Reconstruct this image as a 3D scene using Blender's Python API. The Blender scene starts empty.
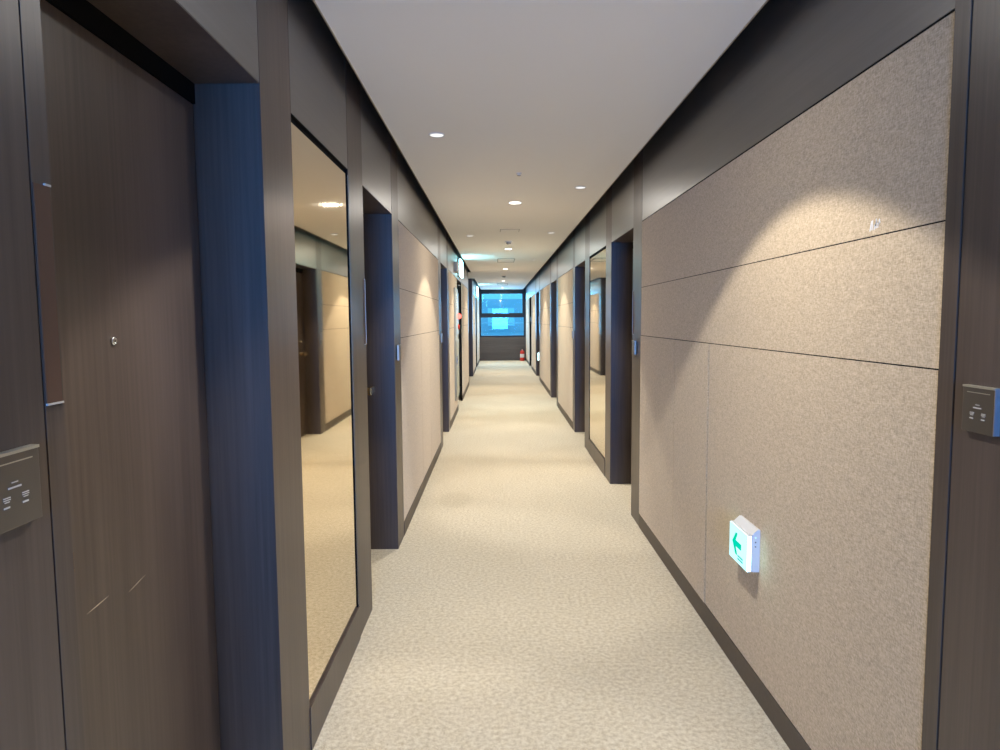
import bpy, bmesh, math, random
from mathutils import Vector, Matrix
random.seed(4)
SC = bpy.context.scene
COL = SC.collection
PI = math.pi

# ---------------------------------------------------------------- dimensions (metres)
XL, XR = -0.664, 1.007          # wall faces
CX0, CX1 = -0.598, 0.907        # edges of the dropped ceiling
H = 2.555                       # ceiling height
TOP = 2.86                      # closed top of the gap beside the dropped ceiling
HD = 2.168                      # door head / top of the fabric
YE = 24.6                       # end wall
YB = -3.6                       # wall behind the camera
DEP = 0.185                     # depth of the door recesses

# ---------------------------------------------------------------- materials
def new_mat(name):
    m = bpy.data.materials.new(name); m.use_nodes = True
    nt = m.node_tree
    b = nt.nodes['Principled BSDF']
    return m, nt, b

def node(nt, kind, **kw):
    n = nt.nodes.new(kind)
    for k, v in kw.items():
        if k in n.inputs: n.inputs[k].default_value = v
        else: setattr(n, k, v)
    return n

def mapped(nt, scale, rot=(0, 0, 0)):
    tc = node(nt, 'ShaderNodeTexCoord'); mp = node(nt, 'ShaderNodeMapping')
    mp.inputs['Scale'].default_value = scale; mp.inputs['Rotation'].default_value = rot
    nt.links.new(tc.outputs['Object'], mp.inputs['Vector'])
    return mp

def ramp(nt, src, stops):
    r = node(nt, 'ShaderNodeValToRGB')
    el = r.color_ramp.elements
    el[0].position, el[0].color = stops[0][0], (*stops[0][1], 1)
    el[1].position, el[1].color = stops[-1][0], (*stops[-1][1], 1)
    for p, c in stops[1:-1]:
        e = el.new(p); e.color = (*c, 1)
    nt.links.new(src, r.inputs['Fac'])
    return r

def plain(name, col, rough=0.5, metal=0.0, spec=0.5, emit=None, es=0.0):
    m, nt, b = new_mat(name)
    b.inputs['Base Color'].default_value = (*col, 1)
    b.inputs['Roughness'].default_value = rough
    b.inputs['Metallic'].default_value = metal
    b.inputs['Specular IOR Level'].default_value = spec
    # a faint break-up so that no surface is perfectly even
    n = node(nt, 'ShaderNodeTexNoise', Scale=60.0, Detail=2.0)
    mr = node(nt, 'ShaderNodeMapRange'); mr.inputs['To Min'].default_value = max(0.0, rough - 0.04); mr.inputs['To Max'].default_value = min(1.0, rough + 0.04)
    nt.links.new(mapped(nt, (1, 1, 1)).outputs[0], n.inputs['Vector'])
    nt.links.new(n.outputs['Fac'], mr.inputs['Value']); nt.links.new(mr.outputs[0], b.inputs['Roughness'])
    if emit:
        b.inputs['Emission Color'].default_value = (*emit, 1); b.inputs['Emission Strength'].default_value = es
    return m

def wood(name, dark, light, scale, rough, spec=0.5, coat=0.0):
    m, nt, b = new_mat(name)
    fine = node(nt, 'ShaderNodeTexNoise', Scale=1.0, Detail=6.0, Roughness=0.65)
    nt.links.new(mapped(nt, scale).outputs[0], fine.inputs['Vector'])
    broad = node(nt, 'ShaderNodeTexNoise', Scale=1.0, Detail=3.0, Roughness=0.5)
    nt.links.new(mapped(nt, tuple(max(0.4, s * 0.09) for s in scale)).outputs[0], broad.inputs['Vector'])
    mx = node(nt, 'ShaderNodeMix', data_type='FLOAT'); mx.inputs[0].default_value = 0.45
    nt.links.new(fine.outputs['Fac'], mx.inputs[2]); nt.links.new(broad.outputs['Fac'], mx.inputs[3])
    r = ramp(nt, mx.outputs[0], [(0.32, dark), (0.68, light)])
    nt.links.new(r.outputs[0], b.inputs['Base Color'])
    b.inputs['Roughness'].default_value = rough
    b.inputs['Specular IOR Level'].default_value = spec
    bp = node(nt, 'ShaderNodeBump', Strength=0.12, Distance=0.001)
    nt.links.new(fine.outputs['Fac'], bp.inputs['Height']); nt.links.new(bp.outputs[0], b.inputs['Normal'])
    b.inputs['Coat Weight'].default_value = coat; b.inputs['Coat Roughness'].default_value = 0.38
    return m

def fabric():
    m, nt, b = new_mat('woven_fabric')
    a = node(nt, 'ShaderNodeTexNoise', Scale=1.0, Detail=2.5, Roughness=0.6)
    nt.links.new(mapped(nt, (300, 300, 75)).outputs[0], a.inputs['Vector'])
    c = node(nt, 'ShaderNodeTexNoise', Scale=1.0, Detail=2.5, Roughness=0.6)
    nt.links.new(mapped(nt, (75, 75, 300)).outputs[0], c.inputs['Vector'])
    bl = node(nt, 'ShaderNodeTexNoise', Scale=45.0, Detail=3.0, Roughness=0.6)
    nt.links.new(mapped(nt, (1, 1, 1)).outputs[0], bl.inputs['Vector'])
    m1 = node(nt, 'ShaderNodeMix', data_type='FLOAT'); m1.inputs[0].default_value = 0.5
    nt.links.new(a.outputs['Fac'], m1.inputs[2]); nt.links.new(c.outputs['Fac'], m1.inputs[3])
    m2 = node(nt, 'ShaderNodeMix', data_type='FLOAT'); m2.inputs[0].default_value = 0.15
    nt.links.new(m1.outputs[0], m2.inputs[2]); nt.links.new(bl.outputs['Fac'], m2.inputs[3])
    r = ramp(nt, m2.outputs[0], [(0.37, (0.35, 0.268, 0.170)), (0.5, (0.525, 0.415, 0.280)), (0.63, (0.68, 0.56, 0.41))])
    nt.links.new(r.outputs[0], b.inputs['Base Color'])
    b.inputs['Roughness'].default_value = 0.9; b.inputs['Specular IOR Level'].default_value = 0.15
    b.inputs['Sheen Weight'].default_value = 0.35; b.inputs['Sheen Roughness'].default_value = 0.5; b.inputs['Sheen Tint'].default_value = (1.0, 0.94, 0.85, 1)
    bp = node(nt, 'ShaderNodeBump', Strength=0.25, Distance=0.001)
    nt.links.new(m1.outputs[0], bp.inputs['Height']); nt.links.new(bp.outputs[0], b.inputs['Normal'])
    return m

def carpet():
    m, nt, b = new_mat('loop_carpet')
    a = node(nt, 'ShaderNodeTexNoise', Scale=270.0, Detail=3.0, Roughness=0.65)
    nt.links.new(mapped(nt, (1, 1, 1)).outputs[0], a.inputs['Vector'])
    c = node(nt, 'ShaderNodeTexNoise', Scale=55.0, Detail=3.0, Roughness=0.6)
    nt.links.new(mapped(nt, (1, 1, 1)).outputs[0], c.inputs['Vector'])
    m1 = node(nt, 'ShaderNodeMix', data_type='FLOAT'); m1.inputs[0].default_value = 0.4
    nt.links.new(a.outputs['Fac'], m1.inputs[2]); nt.links.new(c.outputs['Fac'], m1.inputs[3])
    r = ramp(nt, m1.outputs[0], [(0.40, (0.50, 0.425, 0.30)), (0.5, (0.70, 0.625, 0.475)), (0.60, (0.83, 0.77, 0.63))])
    # worn, slightly darker blotches and one old stain
    w = node(nt, 'ShaderNodeTexNoise', Scale=2.3, Detail=3.0, Roughness=0.55)
    nt.links.new(mapped(nt, (1, 0.6, 1)).outputs[0], w.inputs['Vector'])
    wr = ramp(nt, w.outputs['Fac'], [(0.4, (0.965, 0.965, 0.96)), (0.62, (1, 1, 1))])
    mu = node(nt, 'ShaderNodeMix', data_type='RGBA', blend_type='MULTIPLY'); mu.inputs[0].default_value = 1.0
    nt.links.new(r.outputs[0], mu.inputs[6]); nt.links.new(wr.outputs[0], mu.inputs[7])
    sp = node(nt, 'ShaderNodeTexGradient', gradient_type='SPHERICAL')
    mp = mapped(nt, (6.0, 3.4, 1.0)); mp.inputs['Location'].default_value = (0.36 * 6.0, -5.57 * 3.4, 0)
    nt.links.new(mp.outputs[0], sp.inputs['Vector'])
    sr = ramp(nt, sp.outputs['Fac'], [(0.0, (1, 1, 1)), (0.35, (0.93, 0.925, 0.91))])
    m2 = node(nt, 'ShaderNodeMix', data_type='RGBA', blend_type='MULTIPLY'); m2.inputs[0].default_value = 1.0
    nt.links.new(mu.outputs[2], m2.inputs[6]); nt.links.new(sr.outputs[0], m2.inputs[7])
    nt.links.new(m2.outputs[2], b.inputs['Base Color'])
    b.inputs['Roughness'].default_value = 0.95; b.inputs['Specular IOR Level'].default_value = 0.1
    bp = node(nt, 'ShaderNodeBump', Strength=0.5, Distance=0.004)
    nt.links.new(m1.outputs[0], bp.inputs['Height']); nt.links.new(bp.outputs[0], b.inputs['Normal'])
    return m

def emission(name, col, strength):
    m = bpy.data.materials.new(name); m.use_nodes = True
    nt = m.node_tree; nt.nodes.clear()
    e = nt.nodes.new('ShaderNodeEmission'); o = nt.nodes.new('ShaderNodeOutputMaterial')
    e.inputs['Color'].default_value = (*col, 1); e.inputs['Strength'].default_value = strength
    nt.links.new(e.outputs[0], o.inputs[0])
    return m

def glass():
    m = bpy.data.materials.new('tinted_window_glass'); m.use_nodes = True
    nt = m.node_tree; nt.nodes.clear()
    t = node(nt, 'ShaderNodeBsdfTransparent'); t.inputs[0].default_value = (0.62, 0.90, 1.0, 1)
    g = node(nt, 'ShaderNodeBsdfGlossy'); g.inputs['Roughness'].default_value = 0.02
    fr = node(nt, 'ShaderNodeFresnel', IOR=1.45)
    mx = node(nt, 'ShaderNodeMixShader'); o = node(nt, 'ShaderNodeOutputMaterial')
    nt.links.new(fr.outputs[0], mx.inputs[0]); nt.links.new(t.outputs[0], mx.inputs[1]); nt.links.new(g.outputs[0], mx.inputs[2])
    nt.links.new(mx.outputs[0], o.inputs[0])
    return m

M = dict(
    wood=wood('dark_oak_veneer', (0.053, 0.039, 0.032), (0.110, 0.083, 0.071), (75, 75, 1.6), 0.38, 0.5),
    header=wood('grey_brown_veneer', (0.064, 0.058, 0.055), (0.096, 0.088, 0.084), (90, 1.6, 90), 0.36, 0.7, 0.45),
    endwood=wood('end_wall_veneer', (0.05, 0.043, 0.04), (0.12, 0.105, 0.098), (1.5, 40, 60), 0.45),
    fabric=fabric(), carpet=carpet(),
    skirting=plain('skirting', (0.085, 0.066, 0.053), 0.5),
    ceiling=plain('ceiling_paint', (0.94, 0.94, 0.93), 0.85, spec=0.2),
    lip=plain('ceiling_edge_bead', (0.45, 0.38, 0.28), 0.5),
    black=plain('black_gap', (0.006, 0.006, 0.007), 0.7, spec=0.08),
    mirror=plain('bronze_mirror', (0.83, 0.70, 0.49), 0.02, 1.0),
    frame=plain('window_frame_paint', (0.012, 0.016, 0.03), 0.4),
    bronze=plain('bronze_plate', (0.12, 0.066, 0.044), 0.4, 0.0, 0.25),
    chrome=plain('chrome', (0.78, 0.78, 0.78), 0.16, 1.0),
    brass=plain('brass', (0.72, 0.52, 0.25), 0.25, 1.0),
    gun=plain('gunmetal_plate', (0.17, 0.155, 0.135), 0.38, 0.75),
    alu=plain('brushed_aluminium', (0.62, 0.64, 0.68), 0.3, 0.9),
    silver=plain('satin_silver', (0.62, 0.60, 0.56), 0.45, 0.3),
    ink=plain('white_print', (0.60, 0.58, 0.54), 0.6),
    line=plain('engraved_line', (0.55, 0.52, 0.42), 0.35, 0.6),
    white=plain('white_plastic', (0.78, 0.79, 0.80), 0.45),
    slot=plain('grey_slot', (0.16, 0.16, 0.17), 0.6),
    ventline=plain('hatch_joint', (0.30, 0.29, 0.28), 0.6),
    red=plain('red_enamel', (0.62, 0.035, 0.02), 0.3),
    rubber=plain('black_rubber', (0.015, 0.015, 0.016), 0.5),
    cabinet=plain('cabinet_steel', (0.46, 0.48, 0.42), 0.4),
    grey=plain('grey_box', (0.42, 0.41, 0.38), 0.5),
    facade=plain('pale_facade', (0.55, 0.62, 0.68), 0.8),
    facadewin=plain('facade_glass', (0.80, 0.92, 0.95), 0.5),
    concrete=plain('concrete', (0.5, 0.55, 0.6), 0.8),
    lens=emission('downlight_lens', (1.0, 0.95, 0.86), 12.0),
    lens2=emission('door_downlight_lens', (1.0, 0.97, 0.92), 1.2),
    signface=emission('lit_sign_face', (0.55, 0.95, 1.0), 1.3),
    signedge=emission('lit_sign_edge', (0.50, 1.0, 1.0), 10.0),
    arrow=emission('lit_green_arrow', (0.0, 0.72, 0.47), 1.0),
    arrow2=emission('lit_pale_green_letters', (0.10, 0.70, 0.62), 1.0),
    exitface=emission('lit_exit_face', (0.34, 0.90, 1.0), 14.0),
    redlamp=emission('red_lamp', (1.0, 0.10, 0.08), 5.0),
    glass=glass(),
)

# ---------------------------------------------------------------- mesh helpers
class MB:
    def __init__(s): s.bm = bmesh.new()
    def box(s, x0, x1, y0, y1, z0, z1, bev=0.0):
        x0, x1 = sorted((x0, x1)); y0, y1 = sorted((y0, y1)); z0, z1 = sorted((z0, z1))
        g = bmesh.ops.create_cube(s.bm, size=1.0)['verts']
        for v in g:
            v.co = Vector(((x0 + x1) / 2 + v.co.x * (x1 - x0), (y0 + y1) / 2 + v.co.y * (y1 - y0), (z0 + z1) / 2 + v.co.z * (z1 - z0)))
        if bev > 0:
            ed = list({e for v in g for e in v.link_edges})
            bmesh.ops.bevel(s.bm, geom=ed, offset=bev, segments=2, affect='EDGES', profile=0.6)
        return s
    def lathe(s, prof, origin=(0, 0, 0), axis=(0, 0, 1), n=32):
        ax = Vector(axis).normalized(); u = ax.orthogonal().normalized(); w = ax.cross(u); o = Vector(origin)
        rings = []
        for r, h in prof:
            if r < 1e-6: rings.append([s.bm.verts.new(o + ax * h)])
            else: rings.append([s.bm.verts.new(o + ax * h + (u * math.cos(2 * PI * k / n) + w * math.sin(2 * PI * k / n)) * r) for k in range(n)])
        for a, b in zip(rings, rings[1:]):
            for k in range(n):
                k2 = (k + 1) % n
                if len(a) == 1 and len(b) == 1: continue
                if len(a) == 1: f = [a[0], b[k2], b[k]]
                elif len(b) == 1: f = [a[k], a[k2], b[0]]
                else: f = [a[k], a[k2], b[k2], b[k]]
                try: s.bm.faces.new(f)
                except ValueError: pass
        bmesh.ops.recalc_face_normals(s.bm, faces=s.bm.faces[:])
        return s
    def tube(s, pts, r, n=10):
        pts = [Vector(p) for p in pts]; rings = []
        for i, p in enumerate(pts):
            d = (pts[min(i + 1, len(pts) - 1)] - pts[max(i - 1, 0)]).normalized()
            u = d.orthogonal().normalized() if i == 0 else (u - d * u.dot(d)).normalized()
            w = d.cross(u)
            rings.append([s.bm.verts.new(p + (u * math.cos(2 * PI * k / n) + w * math.sin(2 * PI * k / n)) * r) for k in range(n)])
        for a, b in zip(rings, rings[1:]):
            for k in range(n): s.bm.faces.new([a[k], a[(k + 1) % n], b[(k + 1) % n], b[k]])
        s.bm.faces.new(rings[0][::-1]); s.bm.faces.new(rings[-1])
        return s
    def prism(s, pts, thick):
        """outline pts (3-D, planar) thickened by the vector thick"""
        t = Vector(thick)
        a = [s.bm.verts.new(Vector(p)) for p in pts]; b = [s.bm.verts.new(Vector(p) + t) for p in pts]
        s.bm.faces.new(a); s.bm.faces.new(b[::-1])
        for k in range(len(a)): s.bm.faces.new([a[k], b[k], b[(k + 1) % len(a)], a[(k + 1) % len(a)]])
        bmesh.ops.recalc_face_normals(s.bm, faces=s.bm.faces[:])
        return s
    def build(s, name, mat, parent=None, smooth=False):
        me = bpy.data.meshes.new(name); s.bm.normal_update(); s.bm.to_mesh(me); s.bm.free()
        me.materials.append(mat)
        if smooth:
            for p in me.polygons: p.use_smooth = True
        o = bpy.data.objects.new(name, me); COL.objects.link(o)
        if parent: o.parent = parent
        return o

def box(name, mat, parent, x0, x1, y0, y1, z0, z1, bev=0.0):
    return MB().box(x0, x1, y0, y1, z0, z1, bev).build(name, mat, parent)

def empty(name, loc=(0, 0, 0)):
    o = bpy.data.objects.new(name, None); COL.objects.link(o); o.location = loc
    o.empty_display_size = 0.1
    return o

def tag(o, label, cat, group=None, kind=None):
    o['label'] = label; o['category'] = cat
    if group: o['group'] = group
    if kind: o['kind'] = kind
    return o

def copy_tree(o, parent=None):
    c = o.copy(); COL.objects.link(c)
    if parent: c.parent = parent
    for ch in o.children: copy_tree(ch, c)
    return c

def wx(side, d):
    """x of a point d metres INTO the wall (negative = proud of it)"""
    return XL - d if side == 'left' else XR + d

# ---------------------------------------------------------------- shell
floor = MB().box(XL - 1.9, XR + 0.32, YB - 0.1, YE + 0.12, -0.06, 0.0).build('floor', M['carpet'])
tag(floor, 'speckled beige loop carpet running the length of the corridor', 'floor', kind='structure')

c = MB()
c.box(CX0, CX1, YB, YE, H, H + 0.012)
c.box(XL - 1.9, CX0, 15.56, 17.86, H, H + 0.012)            # runs on into the side passage
ceil = c.build('ceiling', M['ceiling'])
tag(ceil, 'pale grey dropped ceiling board with dark gaps along both walls', 'ceiling', kind='structure')
MB().box(XL - 1.9, XR + 0.3, YB - 0.1, YE + 0.12, TOP, TOP + 0.05).build('ceiling_void', M['black'], ceil)
for x, s in ((CX0, -1), (CX1, 1)):
    MB().box(x, x + s * 0.004, YB, YE if s > 0 else 15.5, H - 0.003, H + 0.014).build('edge_bead', M['lip'], ceil)

wl = MB()
wl.box(XL - 0.34, XL - 0.26, YB, 15.5, 0, TOP)
wl.box(XL - 0.34, XL - 0.26, 17.9, YE, 0, TOP)
wall_l = wl.build('wall_left', M['wood'])
tag(wall_l, 'left corridor wall of dark wood bays and beige fabric panels', 'wall', kind='structure')
wall_r = MB().box(XR + 0.26, XR + 0.34, YB, YE, 0, TOP).build('wall_right', M['wood'])
tag(wall_r, 'right corridor wall of dark wood bays and beige fabric panels', 'wall', kind='structure')
WALL = {'left': wall_l, 'right': wall_r}

n_trim = [0]
def pilaster(side, y0, y1, label, proud=0.0):
    n_trim[0] += 1
    o = MB().box(wx(side, -proud), wx(side, 0.26), y0, y1, 0, TOP).build('trim_%d' % n_trim[0], M['wood'])
    return tag(o, label, 'pilaster', kind='structure')

def header(side, y0, y1, depth=0.035):
    box('joint_backing', M['black'], WALL[side], wx(side, 0.002), wx(side, depth + 0.01), y0, y1, HD, TOP)
    return box('header_panel', M['header'], WALL[side], wx(side, 0.0005), wx(side, depth), y0 + 0.004, y1 - 0.004, HD + 0.004, TOP)

n_base = {'left': 0, 'right': 0}
def fabric_bay(side, y0, y1, cuts, zt=HD, thick=None):
    """upholstered boards with fine joints between them, and the skirting below"""
    g = 0.0018
    W = WALL[side]
    box('joint_backing', M['black'], W, wx(side, 0.0012), wx(side, 0.028), y0, y1, 0.0, HD + 0.003)
    box('fabric_panel', M['fabric'], W, wx(side, 0), wx(side, 0.03), y0 + 0.002, y1 - 0.002, 1.713 + g, HD - 0.003)
    box('fabric_panel', M['fabric'], W, wx(side, 0), wx(side, 0.03), y0 + 0.002, y1 - 0.002, 1.377 + g, 1.713 - g)
    ys = [y0 + 0.002] + list(cuts) + [y1 - 0.002]
    for k, (a, b) in enumerate(zip(ys, ys[1:])):
        d = -0.003 if (thick is not None and k > thick) else 0.0
        box('fabric_panel', M['fabric'], W, wx(side, d), wx(side, 0.03), a + 0.0022, b - 0.0022, 0.1, 1.377 - g)
    n_base[side] += 1
    o = box('baseboard_%s_%d' % (side, n_base[side]), M['skirting'], None, wx(side, -0.003), wx(side, 0.03), y0, y1, 0.0, 0.098)
    tag(o, 'dark skirting board under the fabric wall at bay %d from the near end, %s side' % (n_base[side], side), 'baseboard', kind='structure')
    header(side, y0, y1)

ORD = ['nearest', 'second nearest', 'third nearest', 'fourth nearest', 'fifth nearest']
n_door = [0]
def door(side, y0, y1, latch, label, leaf_mat='wood', gap=0.012):
    """a recessed flush door between two pilasters: leaf, dark rebate frame, lintel with soffit, lever, lock, viewer"""
    n_door[0] += 1
    d = empty('door_%d' % n_door[0], (wx(side, DEP), (y0 + y1) / 2, 0))
    tag(d, label, 'door', kind='structure')
    inv = -Vector(d.location)
    def put(o):
        o.data.transform(Matrix.Translation(inv)); o.parent = d; return o
    put(box('door_leaf', M[leaf_mat], None, wx(side, DEP), wx(side, DEP + 0.045), y0 + gap, y1 - gap, 0.008, HD - 0.062, 0.0015))
    fr = MB()
    fr.box(wx(side, DEP + 0.012), wx(side, DEP + 0.06), y0, y0 + gap, 0, HD)
    fr.box(wx(side, DEP + 0.012), wx(side, DEP + 0.06), y1 - gap, y1, 0, HD)
    fr.box(wx(side, DEP - 0.002), wx(side, DEP + 0.06), y0, y1, HD - 0.058, HD)
    put(fr.build('door_frame', M['black'], None))
    s = -1 if side == 'left' else 1                       # into the wall
    f = wx(side, DEP)
    ly = y1 - 0.16 if latch == 'far' else y0 + 0.055
    t = -1 if latch == 'far' else 1                       # lever points away from the edge
    h = MB()
    h.lathe([(0, 0), (0.027, 0), (0.027, 0.007), (0.022, 0.010), (0.011, 0.011), (0.011, 0.07), (0.0, 0.07)], (f, ly, 1.07), (-s, 0, 0), 24)
    h.box(f - s * 0.058, f - s * 0.082, ly - t * 0.016, ly + t * 0.11, 1.045, 1.092, 0.006)
    put(h.build('lever_handle', M['brass'], None))
    put(MB().lathe([(0, 0), (0.022, 0), (0.021, 0.008), (0.012, 0.012), (0, 0.012)], (f, ly, 1.235), (-s, 0, 0), 24).build('lock_cylinder', M['chrome'], None, True))
    ym = (y0 + y1) / 2
    put(MB().lathe([(0, 0.001), (0.005, 0.001), (0.006, 0.006), (0.0095, 0.004), (0.0105, 0), (0.0, 0)], (f, ym, 1.458), (-s, 0, 0), 20).build('door_viewer', M['chrome'], None, True))
    put(box('lintel', M['header'], None, wx(side, 0.001), wx(side, 0.26), y0, y1, HD, TOP))
    put(box('soffit', M['wood'], None, wx(side, 0.002), wx(side, DEP + 0.02), y0, y1, HD - 0.003, HD))  # thin darker board added to imitate the shade under the lintel
    return d

n_mir = [0]
def mirror(side, y0, y1, label):
    m = empty('wall_mirror', (wx(side, 0), (y0 + y1) / 2, 0.16)); inv = -Vector(m.location)
    tag(m, label, 'mirror', 'bronze wall mirrors')
    def put(o): o.data.transform(Matrix.Translation(inv)); o.parent = m; return o
    z0, z1 = 0.168, HD - 0.022
    put(box('mirror_glass', M['mirror'], None, wx(side, 0.006), wx(side, 0.012), y0 + 0.006, y1 - 0.012, z0, z1))
    fr = MB()
    fr.box(wx(side, 0.013), wx(side, 0.035), y0, y1, 0.14, HD)                 # dark backing seen in the shadow gap
    fr.box(wx(side, 0.002), wx(side, 0.035), y1 - 0.013, y1, z0 - 0.01, HD)
    put(fr.build('backing', M['black'], None))
    put(box('edge_strip', M['line'], None, wx(side, 0.0012), wx(side, 0.0022), y1 - 0.0035, y1 - 0.0005, z0, z1))
    n_base[side] += 1
    o = box('baseboard_%s_%d' % (side, n_base[side]), M['wood'], None, wx(side, -0.004), wx(side, 0.035), y0, y1, 0, 0.158)
    tag(o, 'dark wood plinth board under the tall mirror at bay %d, %s side' % (n_base[side], side), 'baseboard', kind='structure')
    header(side, y0, y1)
    return m

# ---- left wall, near to far
n_base['left'] = 0
pl = pilaster('left', 0.25, 0.988, 'wide dark wood wall face carrying the nearest left switch plate', 0.0)
pilaster('left', 0.992, 1.035, 'narrow dark wood casing at the near edge of the first left door', 0.0)
door('left', 1.035, 1.975, 'near', 'flush dark wood hotel room door with a small viewer, closest on the left')
pilaster('left', 1.975, 2.262, 'dark wood pilaster between the closest left door and the left mirror')
mirror('left', 2.262, 3.105, 'tall bronze-tinted wall mirror on the left wall reflecting the opposite wall')
pilaster('left', 3.105, 3.43, 'dark wood pilaster between the left mirror and the second left door')
door('left', 3.43, 4.36, 'far', 'recessed dark wood door just beyond the left mirror, its brass lever showing')
pilaster('left', 4.36, 4.64, 'dark wood pilaster between the second left door and the first left fabric wall')
fabric_bay('left', 4.64, 7.71, (5.89, 6.65))
pilaster('left', 7.71, 8.04, 'dark wood pilaster at the far end of the first left fabric wall')
door('left', 8.04, 9.02, 'near', 'third recessed dark door on the left, beyond the first left fabric wall')
pilaster('left', 9.02, 9.3, 'dark wood pilaster between the third left door and the fire cabinet bay')
fabric_bay('left', 9.3, 11.22, (10.25,))
door('left', 11.22, 12.5, 'far', 'recessed dark exit door below the lit exit sign on the left')
fabric_bay('left', 12.5, 15.3, (13.6, 14.3))
pilaster('left', 15.3, 15.56, 'dark wood corner post at the near side of the side passage')
pilaster('left', 17.86, 18.1, 'dark wood corner post at the far side of the side passage')
fabric_bay('left', 18.1, 20.3, (19.2,))
pilaster('left', 20.3, 20.5, 'dark wood post before the last door on the left')
door('left', 20.5, 21.5, 'far', 'last recessed dark door on the left near the end window')
fabric_bay('left', 21.5, YE, (22.6, 23.5))
# the side passage
sp = MB()
sp.box(XL - 1.9, XL - 0.26, 15.48, 15.56, 0, TOP)
sp.box(XL - 1.9, XL - 0.26, 17.86, 17.94, 0, TOP)
sp.box(XL - 1.95, XL - 1.88, 15.48, 17.94, 0, TOP)
tag(sp.build('wall_passage', M['wood']), 'dark wood walls of the side passage opening on the left', 'wall', kind='structure')

# ---- right wall
pilaster('right', 0.45, 1.489, 'wide dark wood wall face carrying the nearest right switch plate', 0.0)
pilaster('right', 1.493, 1.545, 'narrow dark wood casing beside the large right fabric wall', 0.002)
fabric_bay('right', 1.545, 4.795, (3.24, 3.86), thick=0)
pilaster('right', 4.795, 5.095, 'dark wood pilaster at the far end of the large right fabric wall')
door('right', 5.095, 6.07, 'near', 'recessed dark wood door between the large fabric wall and the right mirror')
pilaster('right', 6.07, 6.37, 'dark wood pilaster between the first right door and the right mirror')
mirror('right', 6.37, 7.52, 'tall bronze-tinted wall mirror on the right wall beyond the first right door')
pilaster('right', 7.52, 7.885, 'dark wood pilaster between the right mirror and the second right door')
door('right', 7.885, 8.91, 'far', 'second recessed dark wood door on the right, beyond the right mirror')
pilaster('right', 8.91, 9.16, 'dark wood pilaster between the second right door and the next fabric wall')
fabric_bay('right', 9.16, 11.41, (9.8, 10.25))
pilaster('right', 11.41, 11.7, 'dark wood pilaster at the far end of the second right fabric wall')
door('right', 11.7, 12.9, 'near', 'third recessed dark wood door on the right')
pilaster('right', 12.9, 13.15, 'dark wood pilaster beyond the third right door')
fabric_bay('right', 13.15, 16.25, (14.35, 14.9))
pilaster('right', 16.25, 16.62, 'dark wood pilaster beside the far low guide sign')
door('right', 16.62, 17.9, 'far', 'fourth recessed dark wood door on the right, behind the far guide sign')
pilaster('right', 17.9, 18.2, 'dark wood pilaster beyond the fourth right door')
fabric_bay('right', 18.2, 20.5, (19.3,))
door('right', 20.5, 21.7, 'near', 'last recessed dark wood door on the right near the extinguisher')
fabric_bay('right', 21.7, YE, (22.7, 23.6))
# ---- behind the camera
fabric_bay('left', YB, 0.25, (-2.4, -1.2))
fabric_bay('right', YB, 0.45, (-2.4, -1.2))

# ---- end wall and window
tag(MB().box(XL - 0.3, XR + 0.3, YE, YE + 0.1, 0, 0.86).build('wall_end', M['endwood']), 'grey brown wood panelled wall below the end window', 'wall', kind='structure')
W0, W1, WZ0, WZ1 = XL, XR, 0.86, 2.62
win = empty('window_1', (0.17, YE, WZ0)); winv = -Vector(win.location)
tag(win, 'blue daylit two-light window with dark frame at the corridor end', 'window', kind='structure')
def wput(o): o.data.transform(Matrix.Translation(winv)); o.parent = win; return o
f = MB()
f.box(W0 - 0.3, -0.605, YE - 0.02, YE + 0.1, WZ0, TOP); f.box(0.93, W1 + 0.3, YE - 0.02, YE + 0.1, WZ0, TOP)
f.box(-0.61, 0.94, YE - 0.02, YE + 0.1, 2.43, TOP); f.box(-0.61, 0.94, YE - 0.03, YE + 0.1, 1.553, 1.688); f.box(-0.61, 0.94, YE - 0.02, YE + 0.1, WZ0, 0.905)
wput(f.build('window_frame', M['frame']))
f = MB()
for a, b, z0, z1 in ((-0.605, -0.57, 1.688, 2.43), (0.885, 0.93, 1.688, 2.43)):
    f.box(a, b, YE + 0.0, YE + 0.06, z0, z1)
f.box(-0.57, 0.885, YE, YE + 0.06, 2.40, 2.43); f.box(-0.57, 0.885, YE, YE + 0.06, 1.688, 1.71)
wput(f.build('sash', M['frame']))
wput(MB().box(0.148, 0.156, YE + 0.02, YE + 0.05, 1.71, 2.40).build('glazing_bar', M['concrete']))
wput(MB().box(-0.6, 0.925, YE + 0.034, YE + 0.04, 1.71, 2.41).build('pane', M['glass']))
wput(MB().box(-0.605, 0.93, YE + 0.034, YE + 0.04, 0.905, 1.553).build('pane', M['glass']))

# ---- wall behind the camera, with a window added to tint the jambs blue
b = MB()
b.box(XL - 0.3, XR + 0.3, YB - 0.1, YB, 0, 0.7); b.box(XL - 0.3, XR + 0.3, YB - 0.1, YB, 2.3, TOP)
b.box(XL - 0.3, -0.45, YB - 0.1, YB, 0.7, 2.3); b.box(0.8, XR + 0.3, YB - 0.1, YB, 0.7, 2.3)
tag(b.build('wall_back', M['wood']), 'dark wood wall behind the camera', 'wall', kind='structure')
w2 = MB().box(-0.45, 0.8, YB - 0.07, YB - 0.06, 0.7, 2.3).build('added_window', M['glass'])
tag(w2, 'window added behind the camera to tint the door jambs blue', 'window', kind='structure')

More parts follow.
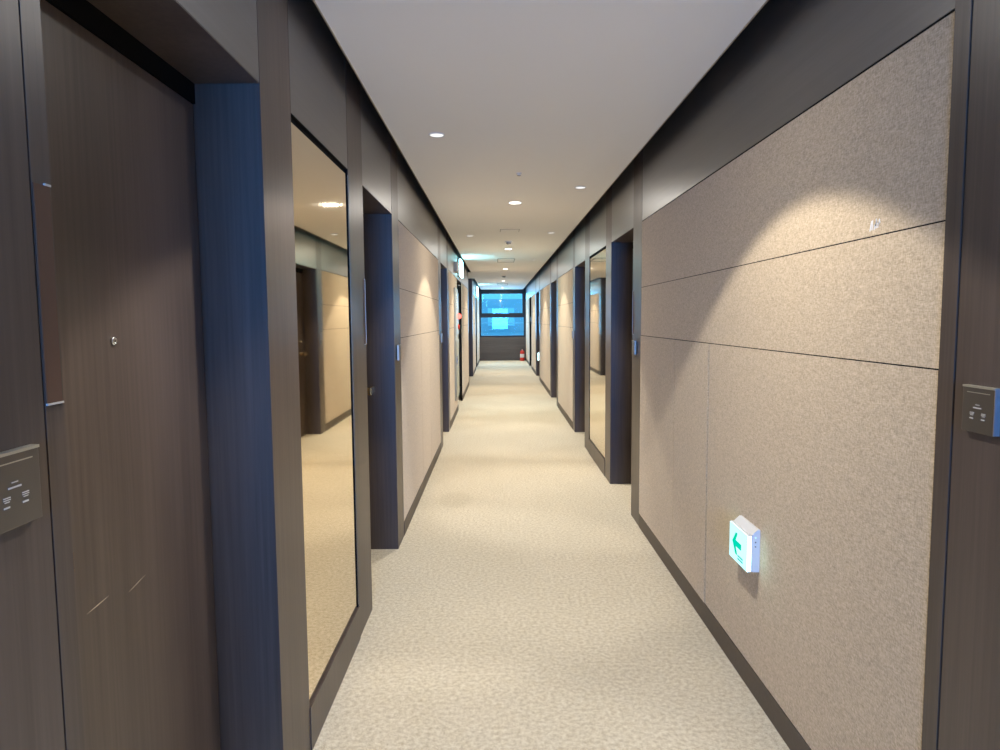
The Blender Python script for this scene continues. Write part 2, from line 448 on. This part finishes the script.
# ---------------------------------------------------------------- things on the walls
def switch_plate(side, y0, y1, z0, z1, label):
    t = empty('switch_plate', (wx(side, 0 if y0 < 2 else -0.006), (y0 + y1) / 2, z0))
    tag(t, label, 'switch plate', 'room switch plates by the doors')
    w = (y1 - y0) / 2; h = z1 - z0
    n = 1 if side == 'left' else -1              # outward normal along x
    def P(x, y): return n * x, y
    MB().box(0, n * 0.012, -w, w, 0, h, 0.0012).build('plate', M['gun'], t)
    MB().box(0.001 * n, n * 0.0135, -w, w, h - 0.0035, h + 0.0006).build('top_highlight', M['line'], t)  # lighter strip, a highlight put into the colour of the upper edge
    MB().box(0.0, n * 0.0125, -w - 0.002, -w + 0.0004, 0.001, h - 0.001).build('side_edge', M['alu'] if y0 < 2 else M['silver'], t)
    o = n * 0.0119; e = n * 0.0126
    MB().box(o, e, -w * 0.72, w * 0.72, h * 0.853, h * 0.868).build('groove', M['line'], t)
    r = n                                        # screen-right runs to -y on the right wall, +y on the left
    d = MB()
    s = -1 if side == 'right' else 1
    def bar(a, b, z, th): d.box(o, e, s * a * w * 2, s * b * w * 2, z * h - th / 2, z * h + th / 2)
    bar(-.07, .05, .60, .0012); bar(-.14, .11, .535, .0022)
    for a in (-.24, .12):
        bar(a, a + .13, .425, .0012); bar(a, a + .13, .398, .0012); bar(a + .02, a + .11, .37, .0012)
        bar(a, a + .11, .30, .0022)
    d.build('printed_symbols', M['ink'], t)
    return t
switch_plate('left', 0.854, 0.954, 1.224, 1.328, 'square gunmetal switch plate with small white symbols left of the closest left door')
switch_plate('left', 4.44, 4.54, 1.235, 1.335, 'small metal switch plate on the pilaster before the first left fabric wall')
switch_plate('left', 7.87, 7.97, 1.235, 1.335, 'small metal switch plate on the pilaster beyond the first left fabric wall')
switch_plate('right', 1.352, 1.446, 1.256, 1.353, 'square gunmetal switch plate with white symbols right of the large fabric wall')
switch_plate('right', 4.93, 5.03, 1.235, 1.335, 'small metal switch plate at the far end of the large right fabric wall')
switch_plate('right', 9.0, 9.1, 1.235, 1.335, 'small metal switch plate on the pilaster beyond the second right door')
switch_plate('right', 16.4, 16.5, 1.40, 1.56, 'tall bright switch plate above the far low guide sign')
switch_plate('right', 20.36, 20.46, 1.42, 1.56, 'farthest bright switch plate on the right wall, near the end window')

def edge_plate(side, y0, y1, label):
    z0, z1 = 1.381, 1.70
    t = empty('metal_edge_plate', (wx(side, 0), (y0 + y1) / 2, z0)); tag(t, label, 'metal plate', 'bronze plates at the door edges')
    n = 1 if side == 'left' else -1; w = (y1 - y0) / 2
    MB().box(-n * 0.001, n * 0.0014, -w, w, 0, z1 - z0).build('plate', M['bronze'], t)
    MB().box(-n * 0.001, n * 0.003, -w, w + 0.001, -0.003, 0).build('bottom_cap', M['silver'], t)
    MB().box(-n * 0.001, n * 0.003, w * 0.3, w + 0.001, z1 - z0, z1 - z0 + 0.003).build('top_cap', M['silver'], t)
    if y0 > 2: MB().box(0, n * 0.0035, w, w + 0.003, 0, z1 - z0).build('bright_edge', M['silver'], t)
    return t
edge_plate('left', 0.994, 1.030, 'long bronze metal plate on the casing of the closest left door')
edge_plate('left', 3.385, 3.425, 'slim metal plate at the edge of the second left door beyond the left mirror')
edge_plate('right', 5.05, 5.09, 'slim metal plate above a switch plate beside the first right door')
edge_plate('left', 7.995, 8.035, 'slim metal plate at the edge of the third left door')
edge_plate('right', 7.84, 7.88, 'slim metal plate at the edge of the second right door')

def guide_sign(y0, y1, z0, z1, label):
    """lit box on the right wall: white housing, glowing lens, green arrow that points along the corridor"""
    t = empty('emergency_guide_sign', (XR, (y0 + y1) / 2, z0)); tag(t, label, 'exit guide sign', 'low lit guide signs on the right wall')
    w = (y1 - y0) / 2; h = z1 - z0
    b = MB()
    pr = [(0, 0), (-0.034, 0), (-0.034, h - 0.022), (-0.010, h), (0, h)]
    b.prism([(x, -w, z) for x, z in pr], (0, 2 * w, 0))
    b.box(-0.046, -0.034, -w, w, 0.0, 0.003); b.box(-0.046, -0.034, -w, w, h - 0.025, h - 0.022)
    b.build('housing', M['white'], t)
    MB().box(-0.048, -0.0341, -w, w, 0.0032, h - 0.0252).build('lit_edge', M['signedge'], t)
    MB().box(-0.0492, -0.0481, -w + 0.001, w - 0.001, 0.001, h - 0.023).build('lit_face', M['signface'], t)
    k = w / 0.1; x0 = -0.0502; th = (0.0011, 0, 0)
    A = [(0.064, .082), (0.026, .126), (0.006, .126), (0.026, .094), (-0.036, .094), (-0.036, .070), (0.026, .070), (0.006, .038), (0.026, .038)]
    a = MB().prism([(x0, y * k, (z - 0.008) * h / 0.165) for y, z in A], th); a.build('green_arrow', M['arrow'], t)
    L = MB()
    for y in (-0.056, -0.036, -0.016):
        for zz in (0.016, 0.028): L.box(x0, x0 + 0.0011, y * k, (y + 0.017) * k, zz * h / 0.165, (zz + 0.007) * h / 0.165)
    L.build('letter_bars', M['arrow2'], t)
    for zz in (0.135, 0.117, 0.10):
        MB().lathe([(0, 0.0008), (0.0025, 0.0008), (0.003, 0), (0, 0)], (-0.017, -w, zz * h / 0.165), (0, -1, 0), 12).build('indicator', M['slot'] if zz < 0.13 else M['signface'], t)
    return t
guide_sign(2.565, 2.765, 0.513, 0.680, 'glowing white guide sign with green arrow low on the large right fabric wall')
guide_sign(16.30, 16.55, 0.50, 0.70, 'far glowing guide sign low on the right pilaster before the fourth door')

# scuff on the large fabric wall
s = MB()
for k, (dy, dz, l, a) in enumerate(((0, 0, .028, 1.3), (-.010, .002, .026, 1.5), (-.020, .002, .026, 1.1), (-.030, .004, .026, 1.6), (-.037, .005, .024, 1.2), (-.02, .012, .03, .25))):
    p = Vector((XR - 0.0006, 1.86 + dy, 1.728 + dz)); q = p + Vector((0, -math.cos(a) * l, math.sin(a) * l))
    d = (q - p).normalized(); u = Vector((0, -d.z, d.y)) * 0.0022
    s.prism([p + u, q + u, q - u, p - u], (0.0005, 0, 0))
tag(s.build('scuff_mark', M['white']), 'small white scuff mark above the joint of the large right fabric wall', 'scuff mark')

# scratches on the closest door
for y, z, y2, z2, lab in ((1.355, .902, 1.435, .908, 'pale diagonal scratch low on the closest left door, the nearer of two'),
                          (1.515, .884, 1.585, .896, 'pale diagonal scratch low on the closest left door, the farther of two')):
    p = Vector((wx('left', DEP) + 0.0002, y, z)); q = Vector((p.x, y2, z2)); d = (q - p).normalized(); u = Vector((0, -d.z, d.y)) * (0.0013 if y < 1.4 else 0.0006)
    m = MB().prism([p, (p + q) / 2 + u, q, (p + q) / 2 - u], (0.0004, 0, 0))
    tag(m.build('scratch_mark', M['lip']), lab, 'scratch')

# fire hose cabinet on the left
fc = empty('fire_hose_cabinet', (XL, 10.72, 0.26)); tag(fc, 'tall pale steel fire hose cabinet with a red lamp on the left wall', 'fire cabinet')
MB().box(0, 0.02, -0.38, 0.38, 0, 1.72, 0.003).build('cabinet_frame', M['cabinet'], fc)
MB().box(0.02, 0.03, -0.34, 0.34, 0.05, 0.92, 0.002).build('hose_door', M['cabinet'], fc)
MB().box(0.02, 0.03, -0.34, 0.34, 1.0, 1.66, 0.002).build('alarm_panel', M['cabinet'], fc)
g = MB()
for k in range(9): g.box(0.0295, 0.0312, -0.30, -0.06, 1.38 + k * 0.025, 1.39 + k * 0.025)
g.build('speaker_slots', M['slot'], fc)
MB().box(0.03, 0.045, -0.32, -0.28, 0.55, 0.68, 0.003).build('cabinet_handle', M['chrome'], fc)
MB().lathe([(0, 0), (0.042, 0), (0.041, 0.02), (0.033, 0.04), (0.015, 0.05), (0, 0.052)], (0.03, 0.20, 1.29), (1, 0, 0), 24).build('alarm_lamp', M['redlamp'], fc, True)
MB().lathe([(0, 0), (0.045, 0), (0.042, 0.012), (0.03, 0.014), (0.028, 0.024), (0, 0.024)], (0.03, 0.20, 1.12), (1, 0, 0), 24).build('push_button', M['red'], fc, True)

def exit_sign(y0, y1, z0, z1, d, label):
    t = empty('exit_sign', (XL, (y0 + y1) / 2, z0)); tag(t, label, 'exit sign', 'lit exit signs over the left doors')
    w = (y1 - y0) / 2; h = z1 - z0
    MB().box(0, d * 0.55, -w, w, 0, h, 0.003).build('housing', M['grey'], t)
    MB().box(d * 0.55, d, -w + 0.006, w - 0.006, 0.006, h - 0.006, 0.003).build('lit_face', M['exitface'], t)
    a = MB()                                              # running figure, plain
    a.box(d, d + 0.0012, -w * 0.30, w * 0.30, h * 0.28, h * 0.36); a.box(d, d + 0.0012, -w * 0.08, w * 0.16, h * 0.36, h * 0.70)
    a.box(d, d + 0.0012, w * 0.02, w * 0.18, h * 0.74, h * 0.86)
    a.build('green_figure', M['arrow'], t)
    return t
exit_sign(11.35, 12.05, 2.215, 2.50, 0.062, 'glowing cyan exit sign over the left exit door')
exit_sign(20.7, 21.3, 2.2, 2.49, 0.062, 'farthest glowing exit sign over the last left door')

eb = empty('emergency_light_box', (XL, 10.75, 2.235)); tag(eb, 'small grey emergency light box high on the wall above the fire cabinet', 'emergency light')
MB().box(-0.004, 0.05, -0.2, 0.2, 0, 0.15, 0.006).build('case', M['grey'], eb)
for y in (-0.1, 0.1): MB().lathe([(0, 0.012), (0.03, 0.012), (0.035, 0), (0, 0)], (0.05, y, 0.075), (1, 0, 0), 20).build('lamp_lens', M['white'], eb, True)
dc = empty('door_closer', (wx('left', DEP), 12.1, 2.06)); tag(dc, 'chrome door closer at the top of the left exit door', 'door closer')
MB().box(0.0, 0.06, -0.14, 0.14, -0.03, 0.03, 0.006).build('closer_body', M['chrome'], dc)
MB().tube([(0.05, 0.0, 0.034), (0.16, -0.12, 0.036), (0.18, 0.1, 0.036)], 0.008, 8).build('closer_arm', M['chrome'], dc)

# ---------------------------------------------------------------- ceiling
def downlight(name, x, y, r, lens, label, group, cat='downlight'):
    t = empty(name, (x, y, H)); tag(t, label, cat, group)
    MB().lathe([(r * 0.86, 0.0005), (r * 0.88, -0.004), (r, -0.0045), (r * 1.08, -0.001), (r * 1.08, 0.0005)], n=40).build('trim_ring', M['white'], t, True)
    MB().lathe([(0, -0.0022), (r * 0.87, -0.0022), (r * 0.87, 0.0)], n=40).build('lens', M[lens], t)
    return t
def spot(name, loc, target, power, size, blend, col, rad=0.03):
    l = bpy.data.lights.new(name, 'SPOT'); l.energy = power; l.spot_size = size; l.spot_blend = blend; l.color = col; l.shadow_soft_size = rad
    o = bpy.data.objects.new(name, l); COL.objects.link(o); o.location = loc
    o.rotation_euler = (Vector(target) - Vector(loc)).to_track_quat('-Z', 'Y').to_euler()
    return o

def area(name, loc, target, sx, sy, power, col):
    l = bpy.data.lights.new(name, 'AREA'); l.shape = 'RECTANGLE'; l.size = sx; l.size_y = sy; l.energy = power; l.color = col
    o = bpy.data.objects.new(name, l); COL.objects.link(o); o.location = loc
    o.rotation_euler = (Vector(target) - Vector(loc)).to_track_quat('-Z', 'Y').to_euler()
    return o
PC, PD, PA = 132.0, 50.0, 7.0
CY = [-1.9, 2.25, 6.3, 10.4, 14.5, 19.0, 23.2]
names = ['', 'round ceiling downlight at the top edge, closest on the centre line', 'large bright round downlight in the ceiling middle, next after the closest one',
         'third round downlight along the ceiling centre line', 'fourth round downlight along the ceiling centre line', 'fifth small bright downlight far down the ceiling centre line',
         'farthest centre line downlight just before the end window']
for k, y in enumerate(CY):
    if k: downlight('ceiling_downlight', 0.165, y, 0.062, 'lens', names[k], 'centre line ceiling downlights')
    spot('corridor_lamp', (0.165, y, H - 0.012), (0.165, y, 0), PC * (0.84 if k < 2 else 0.96), 2 * math.atan(1.34), 0.12, (1.0, 0.93, 0.82), 0.03)
    a = area('corridor_lamp_glow', (0.165, y, H - 0.008), (0.165, y, 0), 0.11, 0.11, PA * (0.8 if k < 2 else 2.4), (1.0, 0.95, 0.88)); a.data.shape = 'DISK'
DS = [(-0.34, 1.5, ''), (-0.341, 4.0, 'small round door downlight near the left wall, closest one in view'), (-0.345, 8.75, 'small dim door downlight near the left wall, farther down'),
      (-0.345, 11.9, ''), (0.675, 0.4, ''),
      (0.676, 5.6, 'small round door downlight near the right wall, closest one on that side'), (0.666, 8.5, 'second small door downlight near the right wall'),
      (0.66, 12.35, 'third small door downlight near the right wall, farthest in view'), (0.66, 17.2, '')]
for x, y, lab in DS:
    if lab: downlight('door_downlight', x, y, 0.045, 'lens2', lab, 'door downlights near the walls')
    spot('door_lamp', (x, y, H - 0.012), (x, y, 0), PD if y < 3 else PD * 1.1, math.radians(62), 0.35, (1.0, 0.97, 0.92), 0.03)

sp_ = empty('sprinkler_head', (0.162, 5.05, H + 0.006)); tag(sp_, 'tiny sprinkler head in the ceiling before the large bright downlight', 'sprinkler')
MB().lathe([(0, 0), (0.022, 0), (0.022, -0.007), (0.020, -0.010), (0.008, -0.011), (0.006, -0.022), (0, -0.022)], n=20).build('escutcheon', M['white'], sp_, True)
MB().lathe([(0, -0.022), (0.014, -0.022), (0.014, -0.024), (0, -0.024)], n=16).build('deflector', M['grey'], sp_, True)
ch = empty('ceiling_hatch', (0.15, 8.25, H)); tag(ch, 'flush square access hatch in the ceiling before the smoke detector', 'hatch')
MB().box(-0.115, 0.115, -0.115, 0.115, -0.003, 0.0).build('hatch_frame', M['ventline'], ch)
MB().box(-0.108, 0.108, -0.11, 0.115, -0.0045, -0.0031).build('hatch_cover', M['ceiling'], ch)
def detector(y, label):
    t = empty('smoke_detector', (0.155, y, H)); tag(t, label, 'smoke detector', 'ceiling smoke detectors')
    MB().lathe([(0, 0), (0.056, 0), (0.056, -0.010), (0.050, -0.014), (0, -0.014)], n=32).build('detector_base', M['white'], t, True)
    MB().lathe([(0.030, -0.014), (0.034, -0.030), (0.028, -0.038), (0, -0.040)], n=32).build('detector_chamber', M['grey'], t, True)
    return t
detector(9.4, 'small smoke detector on the ceiling between the second and third centre downlights')
detector(16.9, 'farther smoke detector on the ceiling beyond the fourth centre downlight')
def ac_panel(y0, y1, label):
    t = empty('ceiling_vent', (0.155, (y0 + y1) / 2, H)); tag(t, label, 'ceiling vent', 'rectangular ceiling vents')
    w = (y1 - y0) / 2; f = MB()
    for a in ((-0.155, 0.155, -w, -w + 0.03), (-0.155, 0.155, w - 0.03, w), (-0.155, -0.143, -w, w), (0.143, 0.155, -w, w)): f.box(a[0], a[1], a[2], a[3], -0.006, 0.0)
    f.build('vent_frame', M['ventline'], t)
    MB().box(-0.143, 0.143, -w + 0.03, w - 0.03, -0.003, 0.0).build('vent_cover', M['ceiling'], t)
    return t
ac_panel(12.05, 12.8, 'rectangular vent panel in the ceiling tinted by the exit sign glow')
ac_panel(20.4, 21.4, 'farther rectangular vent panel in the ceiling near the end window')

# ---------------------------------------------------------------- fire extinguisher
ex = empty('fire_extinguisher', (0.865, 24.36, 0)); tag(ex, 'red fire extinguisher standing on the carpet in the corner under the end window', 'fire extinguisher')
MB().lathe([(0, 0.0), (0.076, 0.0), (0.078, 0.012), (0.078, 0.30), (0.072, 0.335), (0.05, 0.365), (0.026, 0.38), (0.024, 0.40), (0, 0.40)], n=32).build('cylinder', M['red'], ex, True)
MB().lathe([(0.0785, 0.12), (0.0788, 0.121), (0.0788, 0.25), (0.0785, 0.251)], n=32).build('label_band', M['white'], ex, True)
MB().lathe([(0.022, 0.39), (0.022, 0.425), (0.012, 0.43), (0, 0.43)], n=16).build('valve', M['chrome'], ex, True)
v = MB(); v.box(-0.012, 0.012, -0.09, 0.015, 0.43, 0.44, 0.002); v.prism([(-0.012, 0.01, 0.445), (-0.012, -0.10, 0.475), (-0.012, -0.10, 0.485), (-0.012, 0.015, 0.457)], (0.024, 0, 0))
v.build('grip_lever', M['rubber'], ex)
MB().tube([(0.015, 0, 0.41), (0.06, 0, 0.42), (0.10, 0, 0.37), (0.104, 0, 0.25), (0.095, 0, 0.14)], 0.009, 10).build('hose', M['rubber'], ex, True)
MB().lathe([(0.018, 0), (0.018, 0.010), (0, 0.010)], (0, -0.02, 0.40), (0, -1, 0), 16).build('pressure_gauge', M['white'], ex, True)

# ---------------------------------------------------------------- outside the end window
bd = empty('neighbouring_building', (0, 31, -6)); tag(bd, 'pale blue building seen through the end window', 'building')
MB().box(-6, 6, 0, 3, 0, 8.4).build('facade', M['facade'], bd)
MB().box(-0.45, 0.75, -0.05, 0.0, 7.2, 8.0).build('window_pane', M['facadewin'], bd)
MB().box(-6, 6, -0.6, 0.0, 6.6, 6.9).build('ledge', M['concrete'], bd)
rl = empty('guard_rail', (0.16, 25.05, 1.35)); tag(rl, 'thin white horizontal rail outside the lower pane of the end window', 'rail')
MB().tube([(-1.2, 0, 0), (1.2, 0, 0)], 0.026, 12).build('rail_bar', M['white'], rl)
for x in (-1.1, 1.1): MB().tube([(x, 0, 0), (x, -0.30, 0)], 0.012, 8).build('bracket', M['white'], rl)

# ---------------------------------------------------------------- daylight
wd = bpy.data.worlds.new('sky'); SC.world = wd; wd.use_nodes = True
bg = wd.node_tree.nodes['Background']; bg.inputs[0].default_value = (0.24, 0.66, 1.0, 1); bg.inputs[1].default_value = 1.4
bw = area('added_back_daylight', (0.17, YB - 0.05, 1.5), (0.17, 5, 1.5), 1.2, 1.55, 54.0, (0.06, 0.33, 1.0)); bw.data.spread = math.radians(75)  # blue light added at the invented back window, tints the jambs
area('daylight_end_window', (0.15, YE + 0.2, 1.7), (0.15, 0, 1.6), 1.45, 1.5, 110.0, (0.34, 0.66, 1.0))

# ---------------------------------------------------------------- camera (solved from the photograph's lines)
yaw, pitch, roll = 0.0026, 0.0821, -0.0076
fwd = Vector((math.sin(yaw) * math.cos(pitch), math.cos(yaw) * math.cos(pitch), -math.sin(pitch)))
rt = Vector((math.cos(yaw), -math.sin(yaw), 0)); up = rt.cross(fwd)
r2 = rt * math.cos(roll) + up * math.sin(roll); u2 = -rt * math.sin(roll) + up * math.cos(roll)
cam = bpy.data.cameras.new('camera'); co = bpy.data.objects.new('camera', cam); COL.objects.link(co)
co.matrix_world = Matrix(((r2.x, u2.x, -fwd.x, 0), (r2.y, u2.y, -fwd.y, 0), (r2.z, u2.z, -fwd.z, 1.5), (0, 0, 0, 1)))
cam.sensor_fit = 'HORIZONTAL'; cam.sensor_width = 36.0; cam.lens = 680.37 * 36.0 / 1000.0; cam.clip_start = 0.02; cam.clip_end = 200
SC.camera = co

SC.view_settings.view_transform = 'Standard'; SC.view_settings.look = 'None'
SC.view_settings.gamma = 1.0; SC.view_settings.exposure = 0.0; SC.view_settings.use_curve_mapping = False
SC.cycles.use_denoising = True
SC.cycles.max_bounces = 10; SC.cycles.diffuse_bounces = 6; SC.cycles.glossy_bounces = 5
SC.cycles.sample_clamp_indirect = 6.0
